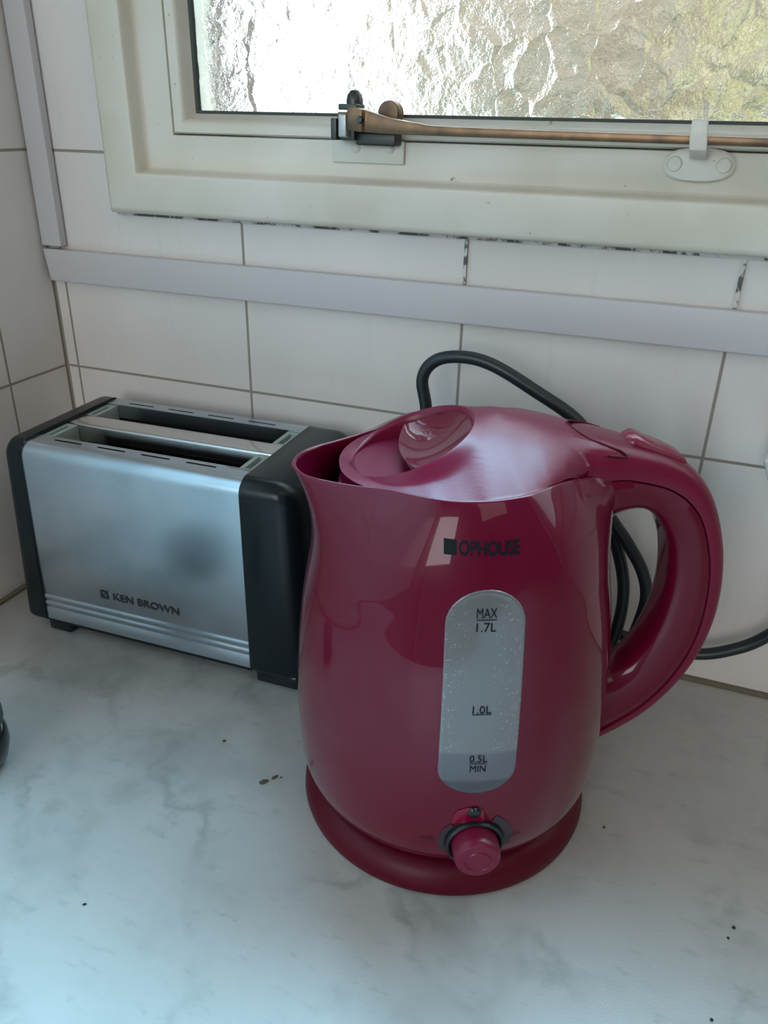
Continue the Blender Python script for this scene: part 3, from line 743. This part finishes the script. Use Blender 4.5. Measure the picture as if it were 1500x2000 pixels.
for cz_, width in ((.1497, .0080), (.1084, .0078), (.0842, .0074)):
    p, f = rectp(width, .00035); items.append(wrap(p, f, 0.0, cz_, .00055))
for grp in ((0, 1, 5), (2, 6), (3, 4, 7)):
    g = join(*[items[i] for i in grp]); from_data('volume_mark', g[0], g[1], M_ink, gauge, False, recalc=False, weld=False)
items = []
p, f = rectp(.0046, .0056); items.append(wrap(p, f, -.0146, .1774, .0004))
p, f = text_mesh('OPHOUSE', .0056, 1.0, .024); wd = max(a for a, b in p)-min(a for a, b in p); mx_ = (max(a for a, b in p)+min(a for a, b in p))/2
p = [((a-mx_)*.0238/wd, b) for a, b in p]; items.append(wrap(p, f, .0004, .1774, .0004))
g = join(*items); from_data('brand_lettering', g[0], g[1], M_ink, ke, False, recalc=False, weld=False)
items = []
for s, x, z in (('OFF', -.0190, .0385), ('MAX', .0200, .0383)):
    p, f = text_mesh(s, .0022, 1.0, .01); wd = max(a for a, b in p)-min(a for a, b in p); mx_ = (max(a for a, b in p)+min(a for a, b in p))/2
    p = [((a-mx_)*.0062/wd, b) for a, b in p]; g = wrap(p, f, x, z, .0003); from_data('dial_lettering', g[0], g[1], M_inkfaint, ke, False, recalc=False, weld=False)
# dial, knob, indicator
KZ, KXC = .0385, .0016
from_data('dial_collar', *lathe([(.0126, .006), (.0132, -.0010), (.0128, -.0024), (.0118, -.0028), (.0110, -.0022), (.0106, .002), (.0106, .006)], 64, 'y', (KXC, -.0752, KZ)), M_blackgl, ke)
from_data('dial_knob', *lathe([(.0104, .006), (.0103, -.0075), (.0099, -.0098), (.0088, -.0110), (.0060, -.0114), (.0057, -.0111), (.0053, -.0111), (.0048, -.0115), (.0, -.0117)], 64, 'y', (KXC, -.0752, KZ)), M_satin, ke)
def arcmark(a0, a1, r0, r1, m):
    n = 14; pts = []
    for r in (r0, r1):
        for i in range(n+1):
            a = math.radians(a0+(a1-a0)*i/n); pts.append((r*math.cos(a), r*math.sin(a)))
    return pts, [(i, i+1, i+n+2, i+n+1) for i in range(n)]
p1, f1 = arcmark(-20, 60, .0134, .0172, None); p2, f2 = arcmark(135, 205, .0134, .0158, None)
g = join(wrap(p1, f1, KXC, KZ, .0003), wrap(p2, f2, KXC, KZ, .0003)); from_data('dial_scale', g[0], g[1], M_inkgrey, ke, False, recalc=False, weld=False)
# indicator tab and lamp
tabp = [(-.0092, .0505), (-.0088, .0545), (-.0070, .0580), (-.0030, .0597), (.0020, .0597), (.0042, .0580), (.0048, .0545), (.0050, .0505)]
tr = [[(x, front_y(x, z, -.001), z) for x, z in tabp], [(x, front_y(x, z, .0004), z) for x, z in tabp], [(x*.93, front_y(x, z, .0006), .0505+(z-.0505)*.94) for x, z in tabp]]
from_data('indicator_window', *loft(tr, True, False, True), M_redclear, ke)
from_data('indicator_lamp', *lathe([(.0030, .002), (.0030, -.0006), (.0022, -.0014), (0, -.0017)], 28, 'y', (.0003, -.0765, .0570)), M_blackgl, ke)

# ------------------------------------------------------------------ cord
pts = [(.372, -.0730, .0055), (.356, -.058, .006), (.325, -.045, .020), (.308, -.042, .070), (.300, -.040, .130), (.2990, -.040, .168), (.2957, -.040, .1881), (.3028, -.040, .1995), (.3176, -.040, .2036), (.3353, -.040, .2014), (.3592, -.040, .1905), (.3877, -.040, .1740),
       (.4010, -.040, .1500), (.4060, -.040, .1290), (.4221, -.040, .1084), (.4330, -.040, .0920), (.4378, -.040, .0760), (.4365, -.040, .0570), (.4310, -.042, .0300), (.4230, -.046, .0120), (.4080, -.050, .0060), (.3980, -.050, .0090), (.4130, -.042, .0160), (.4215, -.036, .0300),
       (.4252, -.034, .0520), (.4243, -.034, .0760), (.4180, -.034, .0980), (.4085, -.034, .1180), (.3960, -.034, .1260), (.3800, -.032, .1050), (.3780, -.028, .0700), (.4000, -.024, .0430), (.4400, -.022, .0330), (.4690, -.022, .0325), (.4886, -.022, .0400), (.5075, -.022, .0560), (.5300, -.026, .0950), (.5300, -.034, .1400), (.5180, -.036, .1600)]
def to_local(p):
    d = Vector(p)-Vector((KX, KY, 0)); c_, s_ = math.cos(KA), math.sin(KA); return Vector((d.x*c_+d.y*s_, -d.x*s_+d.y*c_, d.z))
cd = from_data('power_cord', *tube(catmull([to_local(p) for p in pts], 12), .0036), M_cord, ke)
cd['label'] = 'black rubber power cord looping up behind the kettle'
pl = empty('power_plug', (.4995, -.0016, .1665))
tag(pl, 'white round plastic plug at the tiled wall beside the right picture edge', 'plug')
from_data('plug_body', *lathe([(.0, -.0350), (.0150, -.0350), (.0176, -.0330), (.0182, -.0300), (.0150, -.020), (.0120, -.008), (.0120, 0)], 8, 'y', (0, 0, 0)), M_white, pl, True, 20)

# ------------------------------------------------------------------ black jar at the left edge
jr = empty('storage_jar', (.1120, -.2370, 0)); jr.scale = (.7, .7, .7)
tag(jr, 'small round black jar with charcoal lid cut off by the left picture edge', 'jar')
from_data('jar_body', *lathe([(.016, .0002), (.020, .001), (.0275, .010), (.0305, .022), (.0300, .031), (.0265, .038), (.022, .041), (.0, .041)], 64), M_blackgl, jr)
from_data('jar_lid', *lathe([(.022, .041), (.0285, .0415), (.0296, .0435), (.0296, .0505), (.0284, .0525), (.0, .0530)], 64), M_grey, jr)

# ------------------------------------------------------------------ crumbs and specks
def speck(x, y, sx, sy, sz, rz, m, label, name='crumb', cat='crumb', group='crumbs on the worktop'):
    bm = bmesh.new(); bmesh.ops.create_icosphere(bm, subdivisions=2, radius=1.0)
    for v in bm.verts:
        k = 1+random.uniform(-.22, .22); v.co = Vector((v.co.x*sx*k, v.co.y*sy*k, v.co.z*sz))
    me = bpy.data.meshes.new(name); bm.to_mesh(me); bm.free(); o = link(name, me, None, m)
    o.location = (x, y, sz*.9); o.rotation_euler = (0, 0, rz); return tag(o, label, cat, group)
speck(.2247, -.2818, .0010, .0005, .0004, .6, M_seed, 'tiny black seed on bare marble at the lower left')
speck(.4382, -.1471, .0006, .0006, .0005, .2, M_seed, 'tiny black speck just right of the kettle base')
speck(.4997, -.1825, .0008, .0007, .0005, .2, M_seed, 'upper of the two black specks near the lower right corner')
speck(.4973, -.1888, .0006, .0006, .0004, .9, M_seed, 'lower of the two black specks near the lower right corner')
speck(.4912, -.2296, .0007, .0006, .0004, .3, M_seed, 'dark speck at the bottom edge on the right')
speck(.2271, -.1669, .0011, .0008, .0005, .3, M_crumb, 'small brown crumb in front of the toaster')
speck(.2633, -.1858, .0026, .0013, .0006, .8, M_crumb, 'larger elongated brown crumb left of the kettle base')
speck(.2672, -.1806, .0022, .0009, .0005, 1.1, M_crumb, 'thin brown crumb lying behind the larger crumb')
speck(.2702, -.1795, .0009, .0005, .0003, .9, M_crumb, 'smallest brown crumb closest to the kettle base')
